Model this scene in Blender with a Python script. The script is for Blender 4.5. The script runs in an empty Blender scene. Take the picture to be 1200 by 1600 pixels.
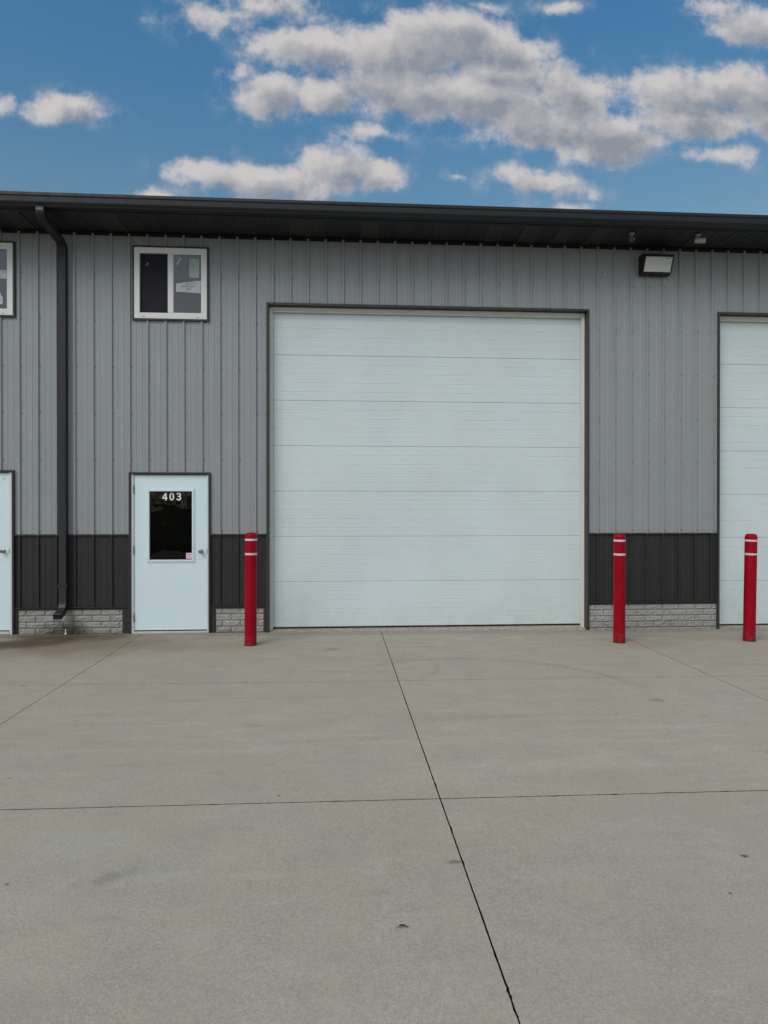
import bpy, bmesh, math, random
from mathutils import Vector, Matrix, Quaternion, noise
R_ = math.radians
random.seed(7)
sc = bpy.context.scene
col = sc.collection
SX = -0.0047                      # the paving falls gently to the right
def gz(x): return SX * x
RIB = .2286                       # rib pitch of the metal panels
CORRX = -.030                     # rib centre, relative to the screw grid

# ---------------------------------------------------------------- helpers
class MB:
    """collects geometry of ONE mesh"""
    def __init__(s): s.v = []; s.f = []
    def add(s, vs, fs):
        n = len(s.v); s.v += [tuple(v) for v in vs]; s.f += [tuple(i + n for i in f) for f in fs]
    def box(s, x0, x1, y0, y1, z0, z1):
        s.add([(x0,y0,z0),(x1,y0,z0),(x1,y1,z0),(x0,y1,z0),(x0,y0,z1),(x1,y0,z1),(x1,y1,z1),(x0,y1,z1)],
              [(0,3,2,1),(4,5,6,7),(0,1,5,4),(1,2,6,5),(2,3,7,6),(3,0,4,7)])
    def frame(s, x0, x1, z0, z1, w, y0, y1, bottom=True):
        """rectangular frame in the XZ plane, mitre-free"""
        wl = w
        s.box(x0, x0 + wl, y0, y1, z0, z1); s.box(x1 - wl, x1, y0, y1, z0, z1)
        s.box(x0 + wl, x1 - wl, y0, y1, z1 - wl, z1)
        if bottom: s.box(x0 + wl, x1 - wl, y0, y1, z0, z0 + wl)
    def lathe(s, prof, seg=32, c=(0,0,0), axis='z', cap=True):
        n = len(prof); vs = []
        for r, h in prof:
            for k in range(seg):
                a = 2*math.pi*k/seg; p = (r*math.cos(a), r*math.sin(a), h)
                if axis == 'y': p = (p[0], -p[2], p[1])
                elif axis == 'x': p = (p[2], p[0], p[1])
                vs.append((p[0]+c[0], p[1]+c[1], p[2]+c[2]))
        fs = []
        for i in range(n-1):
            for k in range(seg):
                k2 = (k+1) % seg
                fs.append((i*seg+k, i*seg+k2, (i+1)*seg+k2, (i+1)*seg+k))
        if cap:
            fs.append(tuple(range(seg))[::-1]); fs.append(tuple((n-1)*seg+k for k in range(seg)))
        s.add(vs, fs)
    def sweep(s, path, w, d, x, caps=True):
        """rectangular tube (width w along X, depth d) along a (y,z) path, centred on x"""
        rings = []
        for i, (y, z) in enumerate(path):
            a = path[max(i-1,0)]; b = path[min(i+1,len(path)-1)]
            t1 = Vector((y-a[0], z-a[1])); t2 = Vector((b[0]-y, b[1]-z))
            if t1.length: t1.normalize()
            if t2.length: t2.normalize()
            t = (t1 + t2).normalized(); n = Vector((-t.y, t.x))
            k = 1.0
            if t1.length and t2.length: k = 1/max(.5, math.sqrt((1+t1.dot(t2))/2))
            o = n*(d/2*k)
            rings.append([(x-w/2, y-o.x, z-o.y),(x+w/2, y-o.x, z-o.y),(x+w/2, y+o.x, z+o.y),(x-w/2, y+o.x, z+o.y)])
        vs = [p for r in rings for p in r]; fs = []
        for i in range(len(rings)-1):
            for k in range(4):
                fs.append((i*4+k, i*4+(k+1)%4, (i+1)*4+(k+1)%4, (i+1)*4+k))
        if caps:
            fs.append((3,2,1,0)); m = (len(rings)-1)*4; fs.append((m,m+1,m+2,m+3))
        s.add(vs, fs)
    def build(s, name, mat, parent=None, bevel=0, smooth=False, seg=2, label=None, kind=None):
        me = bpy.data.meshes.new(name); me.from_pydata(s.v, [], s.f)
        bm = bmesh.new(); bm.from_mesh(me); bmesh.ops.recalc_face_normals(bm, faces=bm.faces); bm.to_mesh(me); bm.free()
        me.materials.append(mat)
        o = bpy.data.objects.new(name, me); col.objects.link(o)
        if parent: o.parent = parent
        if bevel:
            m = o.modifiers.new('bevel', 'BEVEL'); m.width = bevel; m.segments = seg; m.limit_method = 'ANGLE'; m.angle_limit = R_(35)
            m.harden_normals = False
        if smooth:
            for p in me.polygons: p.use_smooth = True
            if smooth == 'auto':
                try:
                    me.set_sharp_from_angle(angle=R_(40))
                except Exception: pass
        if label: o['label'] = label
        if kind: o['kind'] = kind
        return o

def empty(name, loc=(0,0,0), label=None, cat=None, group=None):
    o = bpy.data.objects.new(name, None); col.objects.link(o); o.location = loc; o.empty_display_size = .1
    tag(o, label, cat, group); return o
def tag(o, label=None, cat=None, group=None, kind=None):
    if label: o['label'] = label
    if cat: o['category'] = cat
    if group: o['group'] = group
    if kind: o['kind'] = kind

# ---------------------------------------------------------------- node helper
class NT:
    def __init__(s, tree): s.t = tree; s.n = tree.nodes; s.l = tree.links
    def node(s, typ, **kw):
        n = s.n.new(typ)
        for k, v in kw.items(): setattr(n, k, v)
        return n
    def put(s, sock, v):
        if v is None: return
        if hasattr(v, 'is_linked'): s.l.new(v, sock)
        elif isinstance(v, (tuple, list)) and len(v) == 3 and sock.type == 'RGBA': sock.default_value = (*v, 1)
        else: sock.default_value = v
    def m(s, op, a, b=None, c=None, clamp=False):
        n = s.node('ShaderNodeMath', operation=op, use_clamp=clamp)
        for i, v in enumerate((a, b, c)): s.put(n.inputs[i], v)
        return n.outputs[0]
    def vm(s, op, a, b=None, c=None):
        n = s.node('ShaderNodeVectorMath', operation=op)
        for i, v in enumerate((a, b, c)): s.put(n.inputs[i], v)
        return n.outputs['Value'] if op in ('LENGTH','DOT_PRODUCT','DISTANCE') else n.outputs['Vector']
    def mr(s, v, a, b, c=0., d=1., interp='SMOOTHSTEP'):
        n = s.node('ShaderNodeMapRange', interpolation_type=interp)
        for i, x in enumerate((v, a, b, c, d)): s.put(n.inputs[i], x)
        return n.outputs[0]
    def noise(s, vec, scale, detail=3, rough=.55, dist=0, out='Fac'):
        n = s.node('ShaderNodeTexNoise'); s.put(n.inputs['Vector'], vec)
        n.inputs['Scale'].default_value = scale; n.inputs['Detail'].default_value = detail
        n.inputs['Roughness'].default_value = rough; n.inputs['Distortion'].default_value = dist
        return n.outputs[out]
    def mix(s, f, a, b, typ='MIX'):
        n = s.node('ShaderNodeMix', data_type='RGBA', blend_type=typ)
        s.put(n.inputs[0], f); s.put(n.inputs[6], a); s.put(n.inputs[7], b)
        return n.outputs[2]
    def xyz(s, v):
        n = s.node('ShaderNodeSeparateXYZ'); s.put(n.inputs[0], v); return n.outputs
    def comb(s, x, y, z):
        n = s.node('ShaderNodeCombineXYZ'); s.put(n.inputs[0], x); s.put(n.inputs[1], y); s.put(n.inputs[2], z); return n.outputs[0]

def mat(name, base, rough=.5, metal=0, spec=.5):
    m = bpy.data.materials.new(name); m.use_nodes = True
    t = NT(m.node_tree); b = m.node_tree.nodes['Principled BSDF']
    b.inputs['Base Color'].default_value = (*base, 1); b.inputs['Roughness'].default_value = rough
    b.inputs['Metallic'].default_value = metal; b.inputs['Specular IOR Level'].default_value = spec
    t.b = b; t.mat = m; return t
def pos(t):
    g = t.node('ShaderNodeNewGeometry'); return g.outputs['Position']
def bump(t, h, strength, dist):
    n = t.node('ShaderNodeBump'); n.inputs['Strength'].default_value = strength; n.inputs['Distance'].default_value = dist
    t.put(n.inputs['Height'], h); t.l.new(n.outputs[0], t.b.inputs['Normal'])

# ---- painted metal: mottled, faint dirt streaks running down
def painted(name, base, rough=.42, var=.10, streak=.10, tint=(1,1,1), spec=.4, fine=.0):
    t = mat(name, base, rough, spec=spec); P = pos(t)
    n1 = t.noise(P, .9, 4, .6); st = t.noise(t.vm('MULTIPLY', P, (14, 14, .55)), 1, 4, .6)
    v = t.m('ADD', t.m('MULTIPLY', t.m('SUBTRACT', n1, .5), var*2), t.m('MULTIPLY', t.m('SUBTRACT', st, .5), streak*2))
    v = t.m('ADD', v, t.m('MULTIPLY', t.m('SUBTRACT', t.noise(P, 260, 2, .6), .5), fine*2))
    c = t.mix(1, base, t.comb(*[t.m('ADD', v, 1)]*3), 'MULTIPLY')
    hue = t.noise(t.vm('ADD', P, (31, 7, 3)), 1.6, 2, .5)
    c = t.mix(t.mr(hue, .42, .62), c, t.mix(1, c, tint, 'MULTIPLY'))
    t.put(t.b.inputs['Base Color'], c)
    t.put(t.b.inputs['Roughness'], t.mr(st, .3, .7, rough-.06, rough+.1))
    bump(t, t.noise(t.vm('MULTIPLY', P, (1, 1, .35)), 5, 2, .5), .25, .01)
    return t.mat

M = {}
M['siding'] = painted('grey siding paint', (.266,.291,.290), .42, .07, .07, (1.02,.97,1.04))
M['wainscot'] = painted('charcoal panel paint', (.0195,.0198,.0195), .45, .12, .14, (1.04,1,1.05))
M['trim'] = painted('charcoal trim paint', (.036,.036,.037), .40, .10, .10)
M['trim_brown'] = painted('dark bronze trim paint', (.030,.029,.029), .42, .10, .10)
M['eave'] = painted('black eave paint', (.011,.0115,.014), .45, .15, .1, (.9,1,1.15))
M['gutter'] = painted('gutter paint', (.009,.010,.0125), .5, .15, .05, (.9,1,1.15))
M['downspout'] = painted('downspout paint', (.014,.0145,.019), .45, .15, .12)
M['leaf_white'] = painted('white steel door paint', (.62,.76,.79), .38, .02, .02, (1.02,.99,1.02))
M['jamb'] = painted('white jamb paint', (.62,.66,.67), .45, .04, .05)
M['stop'] = painted('off white vinyl stop', (.66,.645,.61), .5, .05, .08)
M['vinyl'] = painted('white vinyl window frame', (.68,.70,.68), .4, .03, .03)
M['screw'] = mat('screw paint', (.07,.07,.075), .5).mat
M['steel'] = mat('brushed nickel', (.45,.42,.38), .25, 1).mat
M['hinge'] = mat('dull hinge steel', (.10,.11,.13), .45, .6).mat
M['black'] = mat('black rubber and pipe shade', (.008,.008,.008), .7).mat
M['alu'] = painted('mill aluminium sill', (.50,.50,.48), .45, .08, .08)
M['camwhite'] = mat('camera housing', (.30,.30,.31), .45).mat
M['camblack'] = mat('camera lens', (.008,.008,.010), .15).mat
M['packblack'] = painted('lamp housing', (.010,.010,.011), .5, .1, .1)
M['numeral'] = mat('white vinyl numeral', (.80,.80,.80), .5).mat
M['ink'] = mat('printed ink', (.10,.13,.13), .6).mat
M['pinkink'] = mat('pink ink', (.36,.20,.28), .6).mat
M['tape'] = mat('masking tape', (.42,.43,.47), .6).mat
M['pink'] = mat('pink sticker', (.72,.48,.60), .6).mat

def paper(name, c):
    t = mat(name, c, .7); P = pos(t)
    t.put(t.b.inputs['Base Color'], t.mix(t.mr(t.noise(P, 30, 3), .35, .7), c, tuple(x*.78 for x in c))); return t.mat
M['paper'] = paper('label paper', (.40,.46,.43)); M['banner'] = paper('logo label paper', (.50,.55,.55))

# overhead door skin: white with a hint of green, faint embossed wood grain
t = mat('insulated door skin', (.62,.70,.695), .42, spec=.4); P = pos(t)
g = t.noise(t.vm('MULTIPLY', P, (6, 1, 160)), 1, 3, .6)
blot = t.noise(P, 1.1, 4, .6); st = t.noise(t.vm('MULTIPLY', P, (18, 1, .8)), 1, 3, .6)
v = t.m('ADD', t.m('ADD', t.mr(blot, .3, .7, .965, 1.03), t.mr(st, .3, .7, -.005, .005)), t.mr(g, .3, .7, -.016, .016))
zz = t.xyz(P)[2]
dirt = t.m('MULTIPLY', t.mr(zz, .55, .03), t.mr(t.noise(P, 6, 4, .65), .35, .75), clamp=True)
c = t.mix(1, (.570,.668,.655), t.comb(v, v, v), 'MULTIPLY')
c = t.mix(t.m('MULTIPLY', dirt, .22), c, (.40,.38,.33))
c = t.mix(t.mr(t.noise(t.vm('ADD', P, (9,2,5)), .8, 2), .4, .65), c, t.mix(1, c, (1.0,.985,1.035), 'MULTIPLY'))
t.put(t.b.inputs['Base Color'], c); bump(t, t.m('ADD', g, t.m('MULTIPLY', blot, .8)), .22, .003); M['ohd'] = t.mat

# soffit: near-black perforated panels, some browner
t = mat('soffit panel', (.02,.02,.02), .5); P = pos(t); x, y, z = t.xyz(P)
cell = t.m('FLOOR', t.m('DIVIDE', t.m('SUBTRACT', x, CORRX), RIB)); wn = t.node('ShaderNodeTexWhiteNoise', noise_dimensions='1D'); t.put(wn.inputs['W'], cell)
dots = t.noise(P, 120, 2, .6)
c = t.mix(t.mr(wn.outputs[0], .55, .85), (.014,.013,.017), (.028,.027,.023))
c = t.mix(t.mr(t.noise(t.vm('MULTIPLY', P, (30, 2, 1)), 1, 3), .35, .7), c, t.mix(1, c, (1.3,1.3,1.25), 'MULTIPLY'))
t.put(t.b.inputs['Base Color'], c); bump(t, dots, .3, .004); M['soffit'] = t.mat

# bollard plastic sleeve
t = mat('red bollard sleeve', (.42,.004,.022), .5, spec=.12); P = pos(t)
n1 = t.noise(P, 4, 4, .6); n2 = t.noise(t.vm('MULTIPLY', P, (60, 60, 3)), 1, 3)
zz = t.xyz(P)[2]
c = t.mix(t.mr(n1, .3, .7), (.245,.0003,.007), (.295,.0008,.012))
c = t.mix(t.mr(n2, .62, .85, 0, .25), c, (.40,.03,.04))
c = t.mix(t.m('MULTIPLY', t.mr(zz, .22, -.02), t.mr(t.noise(P, 22, 4), .4, .7), clamp=True), c, (.22,.035,.03))
t.put(t.b.inputs['Base Color'], c); t.put(t.b.inputs['Roughness'], t.mr(n1, .3, .7, .36, .52)); bump(t, n1, .15, .006); M['red'] = t.mat
M['tapewhite'] = painted('reflective tape', (.62,.56,.58), .4, .15, .1)

# window glass: dark room behind, sky on it
def glass(name, c, rough=.03, ior=1.5, coat=1.0, wob=.0):
    t = mat(name, c, rough); t.b.inputs['IOR'].default_value = ior
    t.b.inputs['Coat Weight'].default_value = coat; t.b.inputs['Coat Roughness'].default_value = .02
    if wob: bump(t, t.noise(pos(t), 2.2, 2), wob, .02)
    return t
M['glass_sky'] = glass('window glass', (.035,.045,.055), .06, 1.5, 1, .06).mat
t = glass('window screen glass', (.014,.014,.020), .6, 1.25, 0); P = pos(t)
t.put(t.b.inputs['Base Color'], t.mix(t.noise(P, 5, 3), (.010,.010,.015), (.022,.020,.030))); M['glass_screen'] = t.mat
M['glass_door'] = glass('door lite glass', (.001,.001,.001), .03, 1.35, 0, .25).mat

# prismatic lamp lens
t = mat('frosted lamp lens', (.50,.52,.50), .35); P = pos(t); z = t.xyz(P)[2]
t.put(t.b.inputs['Base Color'], t.mix(t.mr(z, 4.78, 4.98), (.64,.65,.62), (.46,.48,.46)))
bump(t, t.noise(P, 40, 1), .2, .003); M['lens'] = t.mat

# split-face masonry
t = mat('grey split face block', (.3,.3,.29), .9, spec=.2); P = pos(t)
n1 = t.noise(P, 7, 5, .7); n2 = t.noise(P, 70, 4, .7); n3 = t.noise(t.vm('MULTIPLY', P, (1,1,3)), 22, 4, .7)
oi = t.node('ShaderNodeTexVoronoi'); t.put(oi.inputs['Vector'], t.vm('MULTIPLY', P, (4.3, 1, 12.4))); oi.inputs['Scale'].default_value = 1
c = t.mix(t.mr(n1, .3, .7), (.31,.31,.287), (.375,.378,.35))
c = t.mix(t.mr(n2, .52, .75), c, (.22,.22,.205)); c = t.mix(t.mr(n3, .55, .8, 0, .6), c, (.42,.42,.39))
c = t.mix(t.mr(t.xyz(oi.outputs['Color'])[0], 0, 1, 0, .22), c, (.20,.20,.19))
# damp dirt where the downspout discharges
d = t.vm('LENGTH', t.vm('MULTIPLY', t.vm('ADD', P, (2.45, 0, 0)), (1/.42, 0, 1/.21)))
dd = t.m('SUBTRACT', t.m('ADD', d, t.m('MULTIPLY', n1, .9)), .45)
c = t.mix(t.mr(dd, 1.05, .25, 0, .92), c, (.045,.038,.028))
low = t.m('MULTIPLY', t.mr(t.xyz(P)[2], .16, .0), t.mr(n1, .35, .65), clamp=True)
c = t.mix(t.m('MULTIPLY', low, .5), c, (.13,.12,.10))
t.put(t.b.inputs['Base Color'], c); bump(t, t.m('ADD', n3, n2), .9, .006); M['brick'] = t.mat
M['mortar'] = mat('mortar', (.23,.23,.21), .95, spec=.1).mat

# concrete paving
t = mat('broom finished concrete', (.3,.3,.28), .9, spec=.25); P = pos(t)
def ell(cx, cy, rx, ry, n=None, amp=.8, ang=0, a=1.0, b=.2):
    """soft-edged irregular patch on the ground, 0..1"""
    q = t.vm('ADD', P, (-cx, -cy, 0))
    if ang:
        r = t.node('ShaderNodeVectorRotate', rotation_type='Z_AXIS'); t.put(r.inputs['Vector'], q); r.inputs['Angle'].default_value = -R_(ang); q = r.outputs[0]
    d = t.vm('LENGTH', t.vm('MULTIPLY', q, (1/rx, 1/ry, 0)))
    if n is not None: d = t.m('ADD', d, t.m('MULTIPLY', t.m('SUBTRACT', n, .5), amp*2))
    return t.mr(d, a, b)
nA = t.noise(P, .55, 5, .6); nB = t.noise(P, 2.3, 6, .65); nC = t.noise(P, 9, 5, .65); nD = t.noise(P, 75, 3, .7); nE = t.noise(P, 420, 3, .75)
x, y, z = t.xyz(P)
slab = t.node('ShaderNodeTexWhiteNoise', noise_dimensions='2D')
t.put(slab.inputs['Vector'], t.comb(t.m('FLOOR', t.m('DIVIDE', t.m('SUBTRACT', x, 1.611), 3.075)), t.m('FLOOR', t.m('DIVIDE', y, 2.5612)), 0))
c = t.mix(t.mr(nA, .3, .7), (.392,.366,.274), (.436,.406,.312))
c = t.mix(t.mr(slab.outputs[0], 0, 1, 0, .14), c, (.25,.24,.22))
c = t.mix(t.mr(nB, .38, .62, .0, .62), c, (.345,.322,.268))
nG = t.noise(t.vm('MULTIPLY', t.vm('ADD', P, (2,9,0)), (1.3,2.6,0)), 2.0, 7, .68)
c = t.mix(t.mr(nG, .50, .70, 0, .30), c, (.29,.272,.23))
c = t.mix(t.mr(nG, .46, .30, 0, .40), c, (.50,.47,.41))
c = t.mix(t.mr(t.noise(t.vm('ADD', P, (40,11,0)), 1.3, 5, .62), .52, .72, 0, .35), c, (.40,.385,.35))
hue = t.noise(t.vm('ADD', P, (3,71,0)), .8, 3, .5)
c = t.mix(t.mr(hue, .5, .68, 0, .5), c, (.37,.354,.272))
c = t.mix(t.mr(hue, .46, .3, 0, .25), c, (.36,.352,.33))
# long soft drag marks from tyres, parallel-ish to the wall
dm = t.noise(t.vm('MULTIPLY', t.vm('ADD', P, (5,3,0)), (.55, 5.5, 0)), 1, 5, .65, .4)
nearwall = t.mr(y, -5.2, -2.2)
c = t.mix(t.m('MULTIPLY', t.mr(dm, .54, .75), t.m('ADD', t.m('MULTIPLY', nearwall, .42), .10)), c, (.155,.15,.138))
dm2 = t.noise(t.vm('MULTIPLY', t.vm('ADD', P, (15,13,0)), (.6, 4.2, 0)), 1, 5, .6, .5)
c = t.mix(t.mr(dm2, .57, .78, 0, .38), c, (.46,.445,.42))
# fine grain and pits
nF = t.noise(P, 24, 4, .7)
c = t.mix(t.mr(nF, .35, .7, 0, .22), c, (.28,.262,.22))
c = t.mix(t.mr(nC, .62, .8, 0, .35), c, (.22,.205,.18))
c = t.mix(t.mr(nD, .36, .58, .26, 0), c, (.17,.16,.14)); c = t.mix(t.mr(nD, .55, .72, 0, .20), c, (.56,.54,.50))
c = t.mix(t.mr(nE, .5, .62, 0, .55), c, (.17,.163,.145))
c = t.mix(t.mr(nE, .48, .36, 0, .50), c, (.58,.56,.52))
vor = t.node('ShaderNodeTexVoronoi'); t.put(vor.inputs['Vector'], P); vor.inputs['Scale'].default_value = 5.5
pit = t.m('MULTIPLY', t.mr(vor.outputs['Distance'], .055, .03), t.m('GREATER_THAN', t.xyz(vor.outputs['Color'])[0], .72))
c = t.mix(t.m('MULTIPLY', pit, .75), c, (.07,.065,.06))
vor2 = t.node('ShaderNodeTexVoronoi'); t.put(vor2.inputs['Vector'], t.vm('ADD', P, (7.3, 2.1, 0))); vor2.inputs['Scale'].default_value = 1.3
smg = t.m('MULTIPLY', t.mr(t.m('ADD', t.vm('LENGTH', t.vm('MULTIPLY', t.vm('SUBTRACT', t.vm('ADD', P, (7.3,2.1,0)), vor2.outputs['Position']), (1.0,3.2,0))) , t.m('MULTIPLY', t.m('SUBTRACT', nC, .5), .22)), .13, .03), t.m('GREATER_THAN', t.xyz(vor2.outputs['Color'])[1], .45))
c = t.mix(t.m('MULTIPLY', smg, .10), c, (.13,.127,.115))
# dark damp dirt below the downspout, running to the left
def over(mask, k, colr):
    global c
    c = t.mix(t.m('MULTIPLY', mask, k), c, colr)
over(ell(-2.05, -.65, 2.0, 1.1, nB, .6, 4), (.75), (.205,.155,.108))
over(ell(-2.75, -.62, 1.5, .42, nB, .7, 18), .92, (.085,.060,.040))
over(ell(-2.45, -.16, 1.1, .32, nC, .6, 0), .92, (.065,.050,.036))
over(ell(-3.2, -1.15, .8, .35, nB, .6, 22), .6, (.09,.07,.052))
over(ell(-2.95, -.33, .22, .045, nC, .3, 6), .35, (.36,.33,.27))
over(ell(-.3, -.95, 1.35, .42, nB, .7), .26, (.24,.175,.125))
over(ell(4.75, -.95, .9, .45, nB, .7), .24, (.25,.175,.13))
over(ell(6.1, -.6, 1.3, .4, nB, .7), .2, (.24,.175,.13))
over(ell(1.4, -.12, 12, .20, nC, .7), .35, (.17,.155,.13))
# chalky blue-grey and pale patches in the foreground
over(ell(.04, -5.83, .17, .07, nC, 1.3, 20), .36, (.125,.14,.15))
over(ell(-.22, -5.52, .36, .16, nC, 1.1, 5), .17, (.40,.43,.45))
over(ell(.22, -5.84, .16, .06, nC, 1.0), .2, (.43,.46,.47))
over(ell(.72, -5.85, .36, .05, nC, 1.2), .22, (.44,.43,.40))
over(ell(2.6, -5.5, .35, .12, nC, 1.2, 6), .18, (.42,.42,.42))
over(ell(1.55, -7.0, 1.3, .28, nC, .7), .42, (.40,.405,.38))
over(ell(2.9, -6.85, .5, .3, nC, .7), .30, (.42,.41,.38))
# smudges
over(ell(.98, -1.1, .16, .10, nC, .5), .5, (.17,.16,.145))
over(ell(.42, -3.8, .13, .06, nC, .9), .28, (.17,.165,.15))
over(ell(3.75, -3.3, .11, .08, nC, .4), .5, (.16,.155,.145))
over(ell(1.575, -5.79, .052, .022, nD, .45), .62, (.10,.055,.03))
over(ell(2.94, -5.82, .03, .02, nD, .6), .9, (.04,.04,.04))
# short dark scuffs where vehicles turn in at the door, faint pale bands further out
sc1 = t.noise(t.vm('MULTIPLY', t.vm('ADD', P, (2,5,0)), (2.2, 11, 0)), 1, 5, .7, .5)
msk = t.m('MULTIPLY', t.mr(y, -1.9, -.3), t.m('MULTIPLY', t.mr(x, .9, 1.6), t.mr(x, 4.6, 3.6)))
c = t.mix(t.m('MULTIPLY', t.mr(sc1, .56, .68), t.m('MULTIPLY', msk, .55)), c, (.17,.163,.145))
sc2 = t.noise(t.vm('MULTIPLY', t.vm('ADD', P, (7,1,0)), (.5, 4.5, 0)), 1, 6, .7)
msk2 = t.m('MULTIPLY', t.mr(y, -5.2, -4.4), t.mr(y, -3.2, -3.9))
c = t.mix(t.m('MULTIPLY', t.mr(sc2, .50, .64), t.m('MULTIPLY', msk2, .18)), c, (.52,.49,.42))
# curved scuff left by a turning wheel and a pale scrape
def arc(cx, cy, r, w, k, colr, dirx, diry, squash=1.0):
    global c
    q = t.vm('MULTIPLY', t.vm('ADD', P, (-cx, -cy, 0)), (1, squash, 0)); d = t.vm('LENGTH', q)
    ring = t.mr(t.m('ABSOLUTE', t.m('SUBTRACT', d, r)), w, 0)
    side = t.mr(t.m('DIVIDE', t.vm('DOT_PRODUCT', q, (dirx, diry, 0)), r), .35, .75)
    c = t.mix(t.m('MULTIPLY', t.m('MULTIPLY', ring, side), t.m('MULTIPLY', t.mr(nF, .3, .6), k)), c, colr)
arc(1.35, -1.95, .72, .040, .28, (.14,.135,.125), .9, .2)
over(ell(2.16, -2.94, .21, .012, nF, .25, -21), .75, (.47,.455,.43))
over(ell(.15, -2.75, .30, .010, nF, .3, 32), .4, (.43,.42,.39))
arc(2.3, -3.2, 1.55, .10, .36, (.17,.165,.15), .3, .95)
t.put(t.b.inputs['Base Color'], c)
t.put(t.b.inputs['Roughness'], t.mr(nB, .3, .7, .78, .95))
bro = t.noise(t.vm('MULTIPLY', P, (260, 5, 1)), 1, 2, .5)
h = t.m('ADD', t.m('ADD', t.m('MULTIPLY', nD, .8), t.m('MULTIPLY', nE, .35)), t.m('ADD', t.m('MULTIPLY', bro, .30), t.m('MULTIPLY', pit, -2.5)))
bump(t, h, .55, .0035)
M['concrete'] = t.mat
M['joint'] = mat('dark joint sealant', (.012,.011,.010), .9, spec=.1).mat
t = mat('worn floor edge', (.36,.30,.25), .9, spec=.2); P = pos(t)
t.put(t.b.inputs['Base Color'], t.mix(t.mr(t.noise(P, 18, 5, .7), .35, .7), (.36,.34,.29), (.25,.21,.175))); bump(t, t.noise(P, 60, 4), .5, .004); M['sill_conc'] = t.mat
t = mat('grass', (.05,.08,.02), .9, spec=.1); P = pos(t)
t.put(t.b.inputs['Base Color'], t.mix(t.noise(P, 3, 5), (.035,.055,.015), (.07,.10,.03))); M['grass'] = t.mat
t = mat('foliage', (.05,.08,.03), .6, spec=.2); P = pos(t)
t.put(t.b.inputs['Base Color'], t.mix(t.noise(P, 1.5, 4), (.02,.035,.012), (.07,.10,.035))); M['foliage'] = t.mat
M['bark'] = mat('bark', (.06,.05,.04), .9).mat

# ================================================================= BUILDING
XL, XR = -8.2, 12.6          # ends of the front wall that are built
ZB, ZSEAM, ZTOP = .35, 1.285, 5.20
DEPTH = 14.0
# openings: x0,x1,z0,z1 (clear, behind the trim)
OHD = [(.140, 4.392, 0, 4.275), (6.245, 10.50, 0, 4.275)]
MAN = [(-1.612, -.631, 0, 2.060), (-4.085, -3.088, 0, 2.080)]
WIN = [(-1.568, -.645, 4.062, 4.982), (-3.99, -3.067, 4.070, 4.992)]
B = empty('warehouse_building', (0,0,0), 'long grey ribbed metal warehouse with charcoal lower band, white doors and black eave', 'building')

def spans(x, z0, z1, holes):
    hs = sorted((h[2], h[3]) for h in holes if h[0] - 1e-6 <= x <= h[1] + 1e-6)
    out = []; z = z0
    for a, b in hs:
        if a > z: out.append((z, min(a, z1)))
        z = max(z, b)
    if z < z1: out.append((z, z1))
    return [s_ for s_ in out if s_[1] - s_[0] > 1e-4]

# one pitch of the panel: (offset, outward height)
RIBPROF = [(-.0205,0),(-.0105,.022),(.0105,.022),(.0205,0),
           (.0640,0),(.0690,.0032),(.0835,.0032),(.0885,0),
           (.1400,0),(.1450,.0032),(.1595,.0032),(.1645,0)]
def profile(x0, x1):
    pts = []
    i = math.floor((x0 - CORRX)/RIB) - 1
    while True:
        cx = CORRX + i*RIB
        if cx - .03 > x1: break
        pts += [(cx + o, h) for o, h in RIBPROF]; i += 1
    return pts
def hgt(pts, x):
    for a, b in zip(pts, pts[1:]):
        if a[0] <= x <= b[0]:
            return a[1] + (b[1]-a[1])*(x-a[0])/max(1e-9, b[0]-a[0])
    return 0
def siding(name, z0, z1, m, holes, y=0.0, x0=XL, x1=XR):
    pts = profile(x0, x1)
    xs = sorted(set([round(p[0],5) for p in pts if x0 < p[0] < x1] + [x0, x1] + [round(v,5) for h in holes for v in h[:2] if x0 < v < x1]))
    mb = MB()
    zc = [z0 + (z1-z0)*k/8 for k in range(9)]
    for a, b in zip(xs, xs[1:]):
        if b - a < 1e-5: continue
        ha, hb = hgt(pts, a+1e-7), hgt(pts, b-1e-7)
        for s0, s1 in spans((a+b)/2, z0, z1, holes):
            mb.add([(a,y-ha,s0),(b,y-hb,s0),(b,y-hb,s1),(a,y-ha,s1)], [(0,1,2,3)])
    return mb.build(name, m, B)
HOLES = OHD + MAN + WIN
siding('wall_siding', ZSEAM, ZTOP, M['siding'], HOLES)

# screws of the siding in rows (far more than a hundred: one part)
mb = MB()
rows = [4.622, 4.027, 3.433, 2.838, 2.243, 1.322]
nmin, nmax = math.ceil(XL/RIB), math.floor(XR/RIB)
for i in range(nmin, nmax+1):
    for z in rows:
        x = i*RIB + random.uniform(-.003,.003); zz = z + random.uniform(-.004,.004)
        if any(h[0]-.03 < x < h[1]+.03 and h[2]-.03 < zz < h[3]+.03 for h in HOLES): continue
        mb.lathe([(.0075,0),(.0075,.002),(.0048,.0022),(.0044,.0065),(.0025,.0075)], 6, (x, -.0005, zz), 'y')
    for z in (.385,):
        x = i*RIB
        if any(h[0]-.05 < x < h[1]+.05 for h in OHD+MAN): continue
        mb.lathe([(.0055,0),(.0055,.002),(.0040,.0022),(.0036,.0055)], 6, (x, .005, z), 'y')
for x in (.100, 4.432, 6.205):
    for z in rows[:5]:
        if z < 4.3: mb.lathe([(.0070,0),(.0070,.002),(.0044,.0022),(.0040,.006)], 6, (x, -.0005, z), 'y')
mb.build('siding_screws', M['screw'], B, kind='stuff')

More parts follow.
